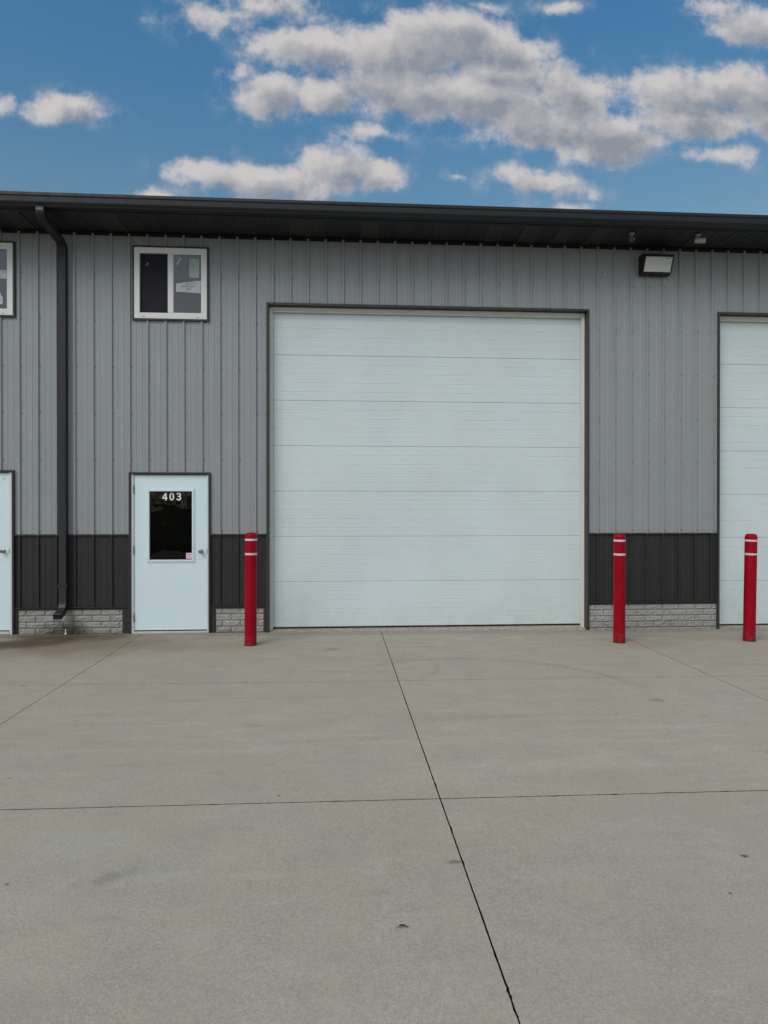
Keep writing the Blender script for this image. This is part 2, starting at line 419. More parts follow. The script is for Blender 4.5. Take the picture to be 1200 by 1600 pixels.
# trims at the seam and the base of the panels, between the openings
def segs(x0, x1, holes, m0=0):
    cuts = sorted((h[0]-m0, h[1]+m0) for h in holes); out = []; x = x0
    for a, b in cuts:
        if a > x: out.append((x, a))
        x = max(x, b)
    if x < x1: out.append((x, x1))
    return out
DM = OHD + MAN
for a, b in segs(XL, XR, DM, .0):
    siding('lower_wall_panel', ZB+.008, ZSEAM-.004, M['wainscot'], [], y=.006, x0=a, x1=b)
for a, b in segs(XL, XR, DM, .026):
    mb = MB(); mb.box(a, b, -.027, .004, ZSEAM-.013, ZSEAM-.001); mb.box(a, b, -.021, .004, ZSEAM-.001, ZSEAM+.004)
    mb.build('seam_trim', M['trim'], B)
    mb = MB(); mb.box(a, b, -.030, .020, ZB-.004, ZB+.006); mb.box(a, b, -.006, .020, ZB-.030, ZB-.005)
    mb.build('base_trim', M['trim_brown'], B)

# plinth of split-face block between the openings
def plinth(x0, x1, row0):
    mo = MB(); mo.box(x0, x1, .016, .10, -.15, ZB-.031); p = mo.build('brick_plinth', M['mortar'], B)
    RH, BL, J = .0805, .2335, .0055
    mb = MB(); top = ZB-.031
    for r in range(6):
        z1 = top - r*RH; z0 = z1 - RH + J
        off = row0 + (BL/2 if r % 2 else 0)
        k = math.floor((x0-off)/BL)
        while off + k*BL < x1:
            a = max(x0, off + k*BL + J/2); b = min(x1, off + (k+1)*BL - J/2); k += 1
            if b - a < .02: continue
            nx = max(2, int((b-a)/.012)); nz = 6; vs = []; fs = []
            sd = random.random()*50; tilt = random.uniform(-.003,.003)
            for j in range(nz+1):
                for i in range(nx+1):
                    u, w = i/nx, j/nz; X = a+(b-a)*u; Z = z0+(z1-z0)*w
                    e = min(1, min(u, 1-u)*(b-a)/.010, min(w, 1-w)*(z1-z0)/.012)
                    d = noise.fractal(Vector((X*34+sd, Z*52, sd)), .9, 2.1, 3)*.0075 + noise.noise(Vector((X*9+sd, Z*30, 2)))*.006
                    vs.append((X, .016 - (.004 + e*(.010 + d)) + tilt*(u-.5), Z))
            for j in range(nz):
                for i in range(nx):
                    q = j*(nx+1)+i; fs.append((q, q+1, q+nx+2, q+nx+1))
            # close to the mortar
            n0 = len(vs)
            ring = [i for i in range(nx+1)] + [(j)*(nx+1)+nx for j in range(1, nz+1)] + [nz*(nx+1)+i for i in range(nx-1,-1,-1)] + [j*(nx+1) for j in range(nz-1,0,-1)]
            for q in ring: vs.append((vs[q][0], .022, vs[q][2]))
            L = len(ring)
            for q in range(L): fs.append((ring[q], n0+q, n0+(q+1)%L, ring[(q+1)%L]))
            mb.add(vs, fs)
    mb.build('block_face', M['brick'], p)
PL = [(-3.027,-1.722,-2.927), (-.546,.079,-.46), (4.432,6.228,4.52), (-6.6,-4.15,-6.6), (-8.2,-6.63,-8.1), (10.56,12.6,10.6)]
for a in PL: plinth(*a)
# dark corner posts beside the plinth
for a, b in ((-3.083,-3.029),(-1.720,-1.640),(-.604,-.548),(.081,.113),(4.419,4.430),(6.230,6.244)):
    mb = MB(); mb.box(a, b, -.008, .09, -.06, ZB-.0305); mb.build('plinth_corner_trim', M['trim_brown'], B, bevel=.002)

# plain walls, roof: what closes the building
mb = MB()
mb.box(XL, XL+.12, .03, DEPTH, -.1, ZTOP-.03); mb.box(XR-.12, XR, .03, DEPTH, -.1, ZTOP-.03); mb.box(XL, XR, DEPTH, DEPTH+.12, -.1, ZTOP-.03)
mb.build('outer_wall', M['siding'], B)
# inner liner right behind the siding so that no light leaks through the openings
def liner():
    mb = MB(); hs = HOLES; xs = sorted(set([XL+.13, XR-.13] + [v for h in hs for v in h[:2]]))
    for a, b in zip(xs, xs[1:]):
        for s0, s1 in spans((a+b)/2, 0, ZTOP-.04, hs): mb.box(a, b, .10, .13, s0, s1)
    mb.build('inner_liner', M['wainscot'], B)
liner()
mb = MB(); rise = 1.75; ym = (DEPTH)/2
prof = [(-.70, 5.30), (ym, 5.30+rise), (DEPTH+.7, 5.30), (DEPTH+.7, 5.22), (ym, 5.22+rise), (-.60, 5.235)]
mb.add([(XL-.3, y, z) for y, z in prof] + [(XR+.3, y, z) for y, z in prof],
       [(0,1,2,3,4,5),(11,10,9,8,7,6)] + [(i,(i+1)%6,6+(i+1)%6,6+i) for i in range(6)])
rf = mb.build('roof', M['eave'], B)
mb = MB()
x = XL
while x < XR:
    for y0, y1, z0, z1 in ((-.66, ym, 5.302, 5.302+rise*(ym+.66)/(ym+.70)),):
        mb.add([(x-.012,y0,z0),(x+.012,y0,z0),(x+.012,y1,z1),(x-.012,y1,z1),(x-.006,y0,z0+.018),(x+.006,y0,z0+.018),(x+.006,y1,z1+.018),(x-.006,y1,z1+.018)],
               [(4,5,6,7),(0,4,7,3),(1,2,6,5),(0,1,5,4)])
    x += RIB
mb.build('roof_ribs', M['eave'], rf)
for xg in (XL, XR):
    mb = MB(); mb.add([(xg,.02,ZTOP-.03),(xg,DEPTH,ZTOP-.03),(xg,ym,5.2+rise)], [(0,1,2)]); mb.build('gable_wall', M['siding'], B)
# soffit panels
SOF = 5.165
mb = MB(); prof = []
i = math.floor((XL-CORRX)/RIB)
xs = []
while CORRX + i*RIB < XR:
    cx = CORRX + i*RIB; xs += [(cx-.016,0),(cx-.010,-.011),(cx+.010,-.011),(cx+.016,0),(cx+.075,0),(cx+.080,.004),(cx+.090,.004),(cx+.095,0),(cx+.145,0),(cx+.150,.004),(cx+.160,.004),(cx+.165,0)]; i += 1
for (a, ha), (b, hb) in zip(xs, xs[1:]):
    mb.add([(a,-.60,SOF+ha),(b,-.60,SOF+hb),(b,-.001,SOF+hb),(a,-.001,SOF+ha)], [(0,1,2,3)])
mb.build('soffit', M['soffit'], B)
mb = MB(); mb.box(XL, XR, -.038, -.002, SOF-.022, SOF-.012); mb.box(XL, XR, -.012, -.002, SOF-.046, SOF-.0221)
mb.build('soffit_channel', M['eave'], B)
mb = MB(); mb.box(XL, XR, -.632, -.603, SOF-.018, SOF+.13); mb.box(XL, XR, -.602, -.575, SOF-.018, SOF-.010); mb.build('fascia', M['eave'], B, bevel=.002)
# gutter: K-style section
gp = [(-.634,5.155),(-.700,5.155),(-.712,5.163),(-.716,5.176),(-.728,5.186),(-.738,5.205),(-.742,5.262),(-.752,5.275),(-.752,5.306),(-.747,5.310),(-.736,5.310),(-.736,5.304),(-.744,5.300),(-.744,5.280),(-.735,5.266),(-.730,5.208),(-.720,5.190),(-.706,5.180),(-.700,5.162),(-.640,5.162),(-.640,5.31),(-.634,5.31)]
n = len(gp); mb = MB()
mb.add([(XL-.25,y,z) for y,z in gp] + [(XR+.25,y,z) for y,z in gp], [(i,(i+1)%n,n+(i+1)%n,n+i) for i in range(n)] + [tuple(range(n)), tuple(range(2*n-1,n-1,-1))])
mb.build('gutter', M['gutter'], B)

# downspout with its elbows and outlet
DX = -2.440
mb = MB()
mb.sweep([(-.690,5.160),(-.690,5.110),(-.680,5.080),(-.650,5.055),(-.150,4.985),(-.088,4.960),(-.062,4.925),(-.060,4.88),(-.060,2.5),(-.060,.43),(-.068,.385),(-.088,.345),(-.125,.315),(-.190,.287),(-.255,.268)], .098, .072, DX, caps=False)
ds = mb.build('downspout', M['downspout'], B, bevel=.009, seg=3, smooth='auto')
md = ds.modifiers.new('thick','SOLIDIFY'); md.thickness = .0025; md.offset = -1
mb = MB(); mb.sweep([(-.2465,.2705),(-.2485,.2700)], .090, .064, DX); mb.build('outlet_shade', M['black'], ds)  # black plate stands for the shade inside the open pipe end
for z in (4.78, 2.6, .62):
    mb = MB(); mb.box(DX-.062, DX+.062, -.0975, -.0945, z, z+.032); mb.box(DX-.062, DX-.0505, -.0945, -.01, z, z+.032); mb.box(DX+.0505, DX+.062, -.0945, -.01, z, z+.032)
    if z < 1: mb.build('strap', M['downspout'], ds)
# white drip stub at the foot of the wall
mb = MB(); mb.lathe([(.014,0),(.014,.008),(.007,.012),(.006,.045),(.0085,.048),(.0085,.058),(.004,.062)], 12, (-2.425,-.03,gz(-2.4)+.002))
mb.build('drain_stub', M['numeral'], B, smooth='auto', label='small white drain stub at the foot of the block wall below the downspout')

# ---------------------------------------------------------------- overhead doors
def overhead(o, lab):
    x0, x1, z0, z1 = o; base = gz((x0+x1)/2)
    e = bpy.data.objects.new('overhead_door', None); col.objects.link(e); e.parent = B; e['label'] = lab
    # outer J-trim and reveal
    mb = MB(); w = .026
    mb.box(x0-w, x0-.001, -.030, .005, base-.02, z1+w); mb.box(x1+.001, x1+w, -.030, .005, base-.02, z1+w)
    mb.box(x0-.0005, x1+.0005, -.030, .005, z1+.001, z1+w)
    mb.box(x0-.004, x0, -.0295, .086, base-.02, z1); mb.box(x1, x1+.004, -.0295, .086, base-.02, z1); mb.box(x0, x1, -.0295, .086, z1, z1+.004)
    mb.build('opening_trim', M['trim'], e)
    # off-white stop moulding
    mb = MB(); y0, y1 = .068, .100
    for a, b, s in ((x0+.001, x0+.048, 1), (x1-.048, x1-.001, -1)):
        mb.box(a, b, y0, y1, base-.01, z1-.001)
        mb.box(a + (.004 if s > 0 else .030), b - (.030 if s > 0 else .004), y0-.008, y0-.0005, base-.01, z1-.006)
    mb.box(x0+.049, x1-.049, y0, y1, z1-.048, z1-.001); mb.box(x0+.018, x1-.018, y0-.008, y0-.0005, z1-.018, z1-.006)
    mb.box(x0+.052, x1-.052, y0+.006, y1-.004, z1-.068, z1-.049)
    mb.build('door_stop', M['stop'], e, bevel=.002)
    # seven sections
    zb = .045 if x0 < 3 else .012; SH = .6015; y = .112
    for k in range(7):
        a = zb + k*SH; b = a + SH; mb = MB()
        prof = [(a+.0006, y+.009),(a+.0008, y+.0035),(a+.0040, y+.0003)]
        for q in range(1, 5):
            zc = a + SH*q/5
            prof += [(zc-.0115, y),(zc-.0090, y+.0016),(zc-.0050, y+.0017),(zc-.0015, y-.0004),(zc+.0050, y-.0008),(zc+.0080, y)]
        prof += [(b-.0065, y),(b-.0030, y+.0020),(b-.0012, y+.009)]
        nxs = 24; xa, xb = x0+.03, x1-.03
        vs = []; fs = []
        for p, (z, yy) in enumerate(prof):
            for i in range(nxs+1):
                X = xa+(xb-xa)*i/nxs; wob = .0008*noise.noise(Vector((X*1.3, z*2.2+k, 4)))
                vs.append((X, yy+wob, z))
        for p in range(len(prof)-1):
            for i in range(nxs): q = p*(nxs+1)+i; fs.append((q, q+1, q+nxs+2, q+nxs+1))
        mb.add(vs, fs); mb.box(xa, xb, y+.009, y+.05, a+.0002, b-.0002)
        mb.build('door_section', M['ohd'], e)
    mb = MB(); mb.box(x0+.03, x1-.03, y+.004, y+.040, zb-.014, zb-.001); mb.build('bottom_seal', M['black'], e)
    return e
overhead(OHD[0], 'wide white sectional overhead door between two red bollards')
overhead(OHD[1], 'white sectional overhead door cut by the right edge of the photo')
# worn concrete sill strips inside the overhead openings, with the slab
for o in OHD:
    x0, x1 = o[0]+.002, o[1]-.002
    mb = MB(); mb.add([(x0,-.004,gz(x0)-.05),(x1,-.004,gz(x1)-.05),(x1,.13,gz(x1)-.05),(x0,.13,gz(x0)-.05),(x0,.002,gz(x0)+.006),(x1,.002,gz(x1)+.006),(x1,.13,.5*gz(x1)+.5*gz(x0)+.034+.0),(x0,.13,.5*gz(x1)+.5*gz(x0)+.034)],
        [(0,3,2,1),(4,5,6,7),(0,1,5,4),(1,2,6,5),(2,3,7,6),(3,0,4,7)])
    mb.build('door_sill', M['sill_conc'], B)

# ---------------------------------------------------------------- entrance doors
def numtext(body, h, spacing, off, name, m, parent, loc, width=None):
    cu = bpy.data.curves.new(name, 'FONT'); cu.body = body; cu.size = 1; cu.offset = off; cu.space_character = spacing
    cu.extrude = 0; cu.align_x = 'CENTER'; cu.fill_mode = 'FRONT'
    tmp = bpy.data.objects.new(name, cu); col.objects.link(tmp)
    dg = bpy.context.evaluated_depsgraph_get(); dg.update()
    me = bpy.data.meshes.new_from_object(tmp.evaluated_get(dg)); bpy.data.objects.remove(tmp)
    ys = [v.co.y for v in me.vertices]; xs = [v.co.x for v in me.vertices]
    s = h/(max(ys)-min(ys)); sx = s if not width else width/(max(xs)-min(xs)); cx = (max(xs)+min(xs))/2
    for v in me.vertices: v.co = Vector(((v.co.x-cx)*sx + loc[0], loc[1], (v.co.y-min(ys))*s + loc[2]))
    me.materials.clear(); me.materials.append(m)
    o = bpy.data.objects.new(name, me); col.objects.link(o); o.parent = parent; return o

def digits(txt, cx, y, z0, h, parent):
    """bold sans-serif numerals, each a flat cut-out"""
    w = h*.62; adv = h*.90; th = h*.165; x = cx - adv
    def stroke(mb, pts, ws):
        L = []; n = len(pts)
        for i in range(n):
            a = Vector(pts[max(0,i-1)]); b = Vector(pts[min(n-1,i+1)]); t_ = (b-a).normalized(); nn = Vector((-t_.y, t_.x)); p = Vector(pts[i])
            L.append((p+nn*ws[i]/2, p-nn*ws[i]/2))
        vs = [(q.x, y, q.y) for a, b in L for q in (a, b)]
        mb.add(vs, [(2*i, 2*i+1, 2*i+3, 2*i+2) for i in range(n-1)])
    for ch in txt:
        mb = MB(); X = lambda u: x + (u-.5)*w; Z = lambda v: z0 + v*h
        if ch == '0':
            n = 40; vs = []
            for k in range(n):
                a = 2*math.pi*k/n; ca, sa = math.cos(a), math.sin(a); f = lambda c_, e_: math.copysign(abs(c_)**e_, c_)
                vs.append((X(.5)+.47*w*f(ca,.85), y, Z(.5)+.5*h*f(sa,.85))); vs.append((X(.5)+(.47*w-th)*f(ca,.85), y, Z(.5)+(.5*h-th*.82)*f(sa,.85)))
            mb.add(vs, [(2*k, 2*((k+1)%n), 2*((k+1)%n)+1, 2*k+1) for k in range(n)])
        elif ch == '4':
            mb.add([(X(u), y, Z(v)) for u, v in ((.60,0),(.87,0),(.87,1),(.60,1))], [(0,1,2,3)])
            mb.add([(X(u), y-.0001, Z(v)) for u, v in ((-.02,.215),(1.02,.215),(1.02,.375),(-.02,.375))], [(0,1,2,3)])
            mb.add([(X(u), y-.0002, Z(v)) for u, v in ((-.02,.375),(.24,.375),(.70,.82),(.70,1.0),(.63,1.0))], [(0,1,2,3,4)])
        else:
            top = [(X(.5)+.36*w*math.cos(math.radians(a)), Z(.735)+.195*h*math.sin(math.radians(a))) for a in range(168,-92,-10)]
            bot = [(X(.5)+.39*w*math.cos(math.radians(a)), Z(.290)+.222*h*math.sin(math.radians(a))) for a in range(86,-172,-10)]
            stroke(mb, top, [th]*len(top)); y -= .0001; stroke(mb, bot, [th]*len(bot)); y += .0001
            mb.add([(X(u), y-.0002, Z(v)) for u, v in ((.34,.455),(.55,.455),(.55,.60),(.34,.60))], [(0,1,2,3)])
        mb.build('door_numeral', M['numeral'], parent, label='white numeral ' + ch); x += adv

def mandoor(o, lab, lite, leafx, z0, z1):
    x0, x1, _, zt = o; a, b = leafx; base = gz((x0+x1)/2)
    e = bpy.data.objects.new('entrance_door', None); col.objects.link(e); e.parent = B; e['label'] = lab
    w = .026; mb = MB()
    mb.box(x0-w, x0-.001, -.032, .005, base-.02, zt+w); mb.box(x1+.001, x1+w, -.032, .005, base-.02, zt+w); mb.box(x0-.0005, x1+.0005, -.032, .005, zt+.001, zt+w)
    mb.build('door_trim', M['trim_brown'], e, bevel=.002)
    mb = MB()
    mb.box(x0, a-.004, -.012, .11, base-.01, zt); mb.box(b+.004, x1, -.012, .11, base-.01, zt); mb.box(a-.0035, b+.0035, -.004, .11, z1+.008, zt)
    mb.build('door_frame', M['jamb'], e, bevel=.002)
    mb = MB(); mb.box(a-.0035, b+.0035, -.022, .10, base+.002, z0-.017); mb.build('threshold', M['alu'], e, bevel=.002)
    mb = MB(); mb.box(a, b, .030, .060, z0-.016, z0-.001); mb.box(a-.003, b+.003, .045, .075, z0, z1+.007); mb.build('weather_seal', M['black'], e)
    lf = MB(); yl = .004
    if lite:
        gx0, gx1, gz0, gz1 = -1.384, -.846, .955, 1.842
        lf.box(a, gx0, yl, .044, z0, z1); lf.box(gx1, b, yl, .044, z0, z1); lf.box(gx0, gx1, yl, .044, z0, gz0); lf.box(gx0, gx1, yl, .044, gz1, z1)
    else: lf.box(a, b, yl, .044, z0, z1)
    L = lf.build('door_leaf', M['leaf_white'], e)
    if lite:
        mb = MB()
        def ring(x0_, x1_, z0_, z1_, w_, ya, yb): mb.frame(x0_, x1_, z0_, z1_, w_, ya, yb)
        ring(-1.422, -.806, .916, 1.878, .016, -.004, yl-.0005); ring(-1.4055, -.8225, .9325, 1.8615, .0210, -.011, yl-.0005)
        mb.build('lite_frame', M['leaf_white'], e, bevel=.003)
        mb = MB(); mb.box(gx0, gx1, .020, .026, gz0, gz1); g = mb.build('glass_pane', M['glass_door'], e)
        digits('403', -1.106, .0185, 1.724, .098, e)
        mb = MB(); mb.box(-.924, -.850, .0175, .0185, .966, 1.042); st = mb.build('pink_sticker', M['pink'], e)
        mb = MB()
        for q, (u0, u1) in enumerate(((-.914,-.885),(-.880,-.862))): mb.box(u0, u1, .0168, .0173, 1.018, 1.024)
        mb.box(-.912, -.862, .0168, .0173, 1.004, 1.008); mb.box(-.912, -.862, .0168, .0173, .986, .990)
        mb.build('sticker_print', M['pinkink'], st)
    else:
        mb = MB()
        for px, pz in ((-3.203,1.992),(-3.196,1.982),(-3.183,1.975)):
            mb.add([(px,yl-.001,pz),(px+.0035,yl-.001,pz),(px+.008,yl-.001,pz+.02),(px+.005,yl-.001,pz+.02)], [(0,1,2,3)])
        mb.build('scuff_mark', M['ink'], e)
    # knob with rose and latch plate
    kx = b - .074; kz = 1.063 if lite else 1.078
    mb = MB(); mb.lathe([(.030,0),(.030,.004),(.026,.009),(.012,.012),(.011,.030),(.020,.036),(.027,.046),(.0275,.056),(.022,.064),(.010,.067)], 28, (kx, yl, kz), 'y')
    kn = mb.build('door_knob', M['steel'], e, smooth='auto')
    mb = MB(); mb.lathe([(.0085,0),(.0085,.0015),(.006,.002)], 16, (kx, yl-.0672, kz), 'y'); mb.build('keyhole', M['camblack'], kn)
    mb = MB(); mb.box(b+.0005, b+.0075, -.0135, .03, kz-.03, kz+.028); mb.build('strike_plate', M['hinge'], e)
    for hz in (z1-.235, z0+1.005-.02, z0+.115):
        mb = MB(); mb.lathe([(.0055,0),(.0055,.100)], 12, (a-.004, -.010, hz)); 
        mb.lathe([(.0062,.098),(.0062,.104),(.003,.108)], 12, (a-.004,-.010,hz)); mb.lathe([(.003,-.008),(.0062,-.004),(.0062,.001)], 12, (a-.004,-.010,hz))
        mb.box(a-.011, a-.001, -.0125, -.003, hz+.034, hz+.066)
        mb.build('hinge', M['hinge'], e, smooth='auto')
    return e
mandoor(MAN[0], 'white entrance door with black glass pane numbered 403', True, (-1.577, -.655), .047, 2.052)
mandoor(MAN[1], 'plain white entrance door without glass at the left edge of the photo', False, (-4.060, -3.130), .067, 2.072)

# ---------------------------------------------------------------- windows
def window(o, lab, kind):
    x0, x1, z0, z1 = o; e = bpy.data.objects.new('window', None); col.objects.link(e); e.parent = B; e['label'] = lab
    mb = MB(); mb.frame(x0-.020, x1+.022, z0-.022, z1+.014, .022, -.034, .006); mb.build('window_trim', M['trim_brown'], e, bevel=.002)
    fx0, fx1, fz0, fz1 = x0+.003, x1-.001, z0+.001, z1-.007
    mb = MB(); w = .068
    mb.box(fx0, fx0+w, -.030, .05, fz0, fz1); mb.box(fx1-w, fx1, -.030, .05, fz0, fz1)
    mb.box(fx0+w, fx1-w, -.030, .05, fz1-w-.005, fz1); mb.box(fx0+w, fx1-w, -.030, .05, fz0, fz0+w+.006)
    xm = (fx0+fx1)/2 - .002; mb.box(xm-.034, xm+.032, -.030, .05, fz0+w+.0065, fz1-w-.0055)
    fr = mb.build('window_frame', M['vinyl'], e, bevel=.003)
    ga, gb, gz0, gz1 = fx0+w, fx1-w, fz0+w+.006, fz1-w-.005
    # slim inner stepped bead of the fixed pane
    mb = MB(); mb.frame(xm+.032, gb, gz0, gz1, .007, -.022, .02); mb.build('glazing_bead', M['vinyl'], e)
    mb = MB(); mb.frame(ga, xm-.034, gz0, gz1, .013, -.005, .02); mb.build('sash', M['camblack'], e)
    mb = MB(); mb.box(ga+.001, xm-.035, .006, .010, gz0+.001, gz1-.001); mb.build('screened_pane', M['glass_screen'], e)
    mb = MB(); mb.box(xm+.033, gb-.001, -.012, -.006, gz0+.001, gz1-.001); mb.build('glass_pane', M['glass_sky'], e)
    for u in (fx0+.10, fx0+.105+.68):
        mb = MB(); mb.box(u, u+.034, -.0315, -.0303, fz0+.020, fz0+.026); mb.build('weep_slot', M['ink'], e)
    yg = -.0135
    def quad(nm, pts, m, y=yg):
        mb = MB(); k = len(pts); mb.add([(a, y, b) for a, b in pts] + [(a, y+.0008, b) for a, b in pts], [tuple(range(k)), tuple(range(2*k-1, k-1, -1))] + [(i,(i+1)%k,k+(i+1)%k,k+i) for i in range(k)])
        return mb.build(nm, m, e)
    if kind == 'full':
        quad('tape_strip', [(-1.040,4.772),(-1.022,4.757),(-.966,4.845),(-.984,4.862)], M['tape'])
        quad('tape_strip', [(-1.433,4.757),(-1.416,4.740),(-1.386,4.782),(-1.405,4.798)], M['ink'], .0045)
        quad('label_sheet', [(-.873,4.603),(-.749,4.603),(-.747,4.846),(-.871,4.850)], M['paper'])
        b_ = quad('logo_sheet', [(-1.042,4.418),(-.726,4.404),(-.726,4.562),(-.775,4.564),(-1.042,4.522)], M['banner'])
        tx = numtext('SIMONTON', .024, 1.0, .0, 'logo_text', M['ink'], e, (-.885, -.0146, 4.478), .150)
        mb = MB(); y = -.0146
        for a, b, c_, d in ((-.925,4.512,-.885,4.528),(-.885,4.528,-.845,4.512)):
            mb.add([(a,y,b),(c_,y,d),(c_,y,d+.006),(a,y,b+.006)], [(0,1,2,3)])
        mb.build('logo_mark', M['ink'], e); mb = MB(); mb.box(-.925,-.845,y-.0003,y,4.462,4.466); mb.build('print_line', M['ink'], e); mb = MB(); mb.box(-.910,-.858,y-.0003,y,4.446,4.451); mb.build('print_line', M['ink'], e)
        mb = MB()
        for q in range(9):
            a = -.860+random.uniform(0,.02); mb.box(a, a+random.uniform(.02,.075), y-.0003, y, 4.79-q*.02, 4.7925-q*.02)
        mb.box(-.776,-.762,y-.0003,y,4.775,4.815); mb.build('label_print', M['paper_ink'], e)
    else:
        quad('tape_band', [(-3.42,4.545),(-3.153,4.532),(-3.149,4.560),(-3.151,4.640),(-3.42,4.652)], M['banner'])
        quad('label_sheet', [(-3.36,4.212),(-3.200,4.212),(-3.196,4.300),(-3.214,4.316),(-3.236,4.380),(-3.36,4.392)], M['banner'])
M['paper_ink'] = mat('faint print', (.27,.32,.30), .7).mat
window(WIN[0], 'white two-pane slider window above door 403 with paper labels on the right pane', 'full')
window(WIN[1], 'white slider window cut by the left edge of the photo', 'half')

# ---------------------------------------------------------------- wall pack light
W = empty('wall_light', (5.31,0,4.9), 'black wedge shaped wall light with frosted slanted lens under the eave', 'wall light')
def loc(mb, o):
    mb.v = [(v[0]-o[0], v[1]-o[1], v[2]-o[2]) for v in mb.v]; return mb
OW = (5.31,0,4.9)
xa, xb = 5.110, 5.515; side = [(-.003,4.765),(-.003,5.035),(-.150,5.018),(-.186,5.000),(-.190,4.972),(-.108,4.785),(-.085,4.762)]
n = len(side)
mb = MB(); mb.add([(xa,y,z) for y,z in side] + [(xb,y,z) for y,z in side], [tuple(range(n))[::-1], tuple(range(n,2*n))] + [(i,(i+1)%n,n+(i+1)%n,n+i) for i in range(n)])
loc(mb, OW).build('lamp_housing', M['packblack'], W, bevel=.007, seg=3)
u = Vector((0, .082, -.187)).normalized(); nrm = Vector((0, -.187, -.082)).normalized(); c0 = Vector((0,-.190,4.972))
def slant(s, off): p = c0 + u*s + nrm*off; return p.y, p.z
mb = MB(); a0, a1 = .004, .196
pts = [(xa+.020, *slant(a0, .001)), (xb-.020, *slant(a0, .001)), (xb-.020, *slant(a1, .001)), (xa+.020, *slant(a1, .001))]
pts2 = [(xa+.026, *slant(a0+.005, .006)), (xb-.026, *slant(a0+.005, .006)), (xb-.026, *slant(a1-.005, .006)), (xa+.026, *slant(a1-.005, .006))]
mb.add(pts+pts2, [(4,5,6,7),(0,1,5,4),(1,2,6,5),(2,3,7,6),(3,0,4,7)]); loc(mb, OW).build('lamp_lens', M['lens'], W)
mb = MB(); p = [slant(.016,.0068), slant(.016,.0068), slant(.026,.0068), slant(.026,.0068)]
mb.add([(5.402,*p[0]),(5.445,*p[0]),(5.445,*p[2]),(5.402,*p[2])], [(0,1,2,3)]); loc(mb, OW).build('lens_label', M['ink'], W)
# small round plug beside the lamp
mb = MB(); mb.lathe([(.013,0),(.013,.004),(.009,.007)], 16, (0,0,0), 'y'); pl = mb.build('cable_plug', mat('plug plastic', (.55,.55,.55), .5).mat, None, smooth='auto')
pl.location = (4.650, -.0035, 4.782); tag(pl, 'tiny pale round cable plug in the siding left of the wall light', 'plug')

# ---------------------------------------------------------------- security cameras
def seccam(base, yaw, pitch, lab):
    bx, by = base; zc = SOF - .011
    e = empty('security_camera', (bx, by, zc), lab, 'camera', 'security cameras under the eave')
    mb = MB(); mb.lathe([(.034,0),(.034,-.008),(.029,-.018),(.014,-.024)], 24); mb.build('mount', M['camwhite'], e, smooth='auto')
    mb = MB(); mb.lathe([(.012,-.020),(.012,-.055)], 16)
    mb.lathe([(.003,-.075),(.015,-.070),(.018,-.058),(.015,-.046),(.004,-.042)], 16); mb.build('arm', M['camwhite'], e, smooth='auto')
    # barrel along local -Y, then rotated; 0 yaw looks straight out from the wall
    Rm = Matrix.Rotation(yaw, 4, 'Z') @ Matrix.Rotation(pitch, 4, 'X')
    def place(o): o.matrix_local = Matrix.Translation((0,0,-.062)) @ Rm
    mb = MB(); mb.lathe([(.020,-.045),(.031,-.038),(.034,-.028),(.034,.084),(.0325,.088)], 28, (0,0,-.014), 'y')
    o = mb.build('camera_body', M['camwhite'], e, smooth='auto'); place(o)
    mb = MB(); mb.lathe([(.0325,-.004),(.0330,.003),(.028,.005)], 28, (0,-.0885,-.014), 'y'); o = mb.build('camera_front', M['camblack'], e, smooth='auto'); place(o)
    mb = MB(); mb.lathe([(.013,0),(.013,.004),(.008,.006)], 20, (0,-.0935,-.014), 'y'); o = mb.build('lens', M['glass_sky'], e, smooth='auto'); place(o)
seccam((4.811,-.455), R_(-28), R_(25), 'small white bullet camera on the soffit left of the wall light, facing out')
seccam((5.686,-.475), R_(68), R_(8), 'small white bullet camera on the soffit right of the wall light, turned to the right')

# ---------------------------------------------------------------- bollards
def bollard():
    e = empty('safety_bollard', (0,0,0), None, 'bollard', 'red bollards in front of the wall')
    H = 1.335; r = .0705
    mb = MB(); mb.lathe([(r+.0015,.012),(r+.0005,.030),(r,.10),(r,H-.052),(r-.002,H-.030),(r-.010,H-.012),(r-.026,H-.003),(.012,H),(.0005,H+.0005)], 48)
    mb.build('sleeve', M['red'], e, smooth='auto')
    for zt in (H-.085, H-.253):
        mb = MB(); mb.lathe([(r+.0004,zt-.0125),(r+.0018,zt-.0120),(r+.0018,zt+.0110),(r+.0004,zt+.0115)], 48, cap=False); mb.build('tape_band', M['tapewhite'], e, smooth='auto')
    mb = MB(); mb.lathe([(r+.005,-.03),(r+.005,.003),(r-.002,.012)], 40); mb.build('base_ring', M['black'], e, smooth='auto')
    return e
bl0 = bollard()
def kids(o): return [c for c in bpy.data.objects if c.parent == o]
for i, (x, y, lean, lab) in enumerate([(.010,-.818,.35,'red bollard with two white bands nearest door 403, left of the big white door'),
        (4.480,-.855,-1.0,'red bollard with two white bands just right of the big white door'),
        (6.153,-.832,-.85,'red bollard with two white bands at the far right of the photo')]):
    if i == 0: o = bl0
    else:
        o = bl0.copy(); col.objects.link(o)
        for k in kids(bl0):
            c2 = k.copy(); col.objects.link(c2); c2.parent = o
    o.location = (x, y, gz(x)); o.rotation_euler = (0, R_(lean), i*1.3); o['label'] = lab

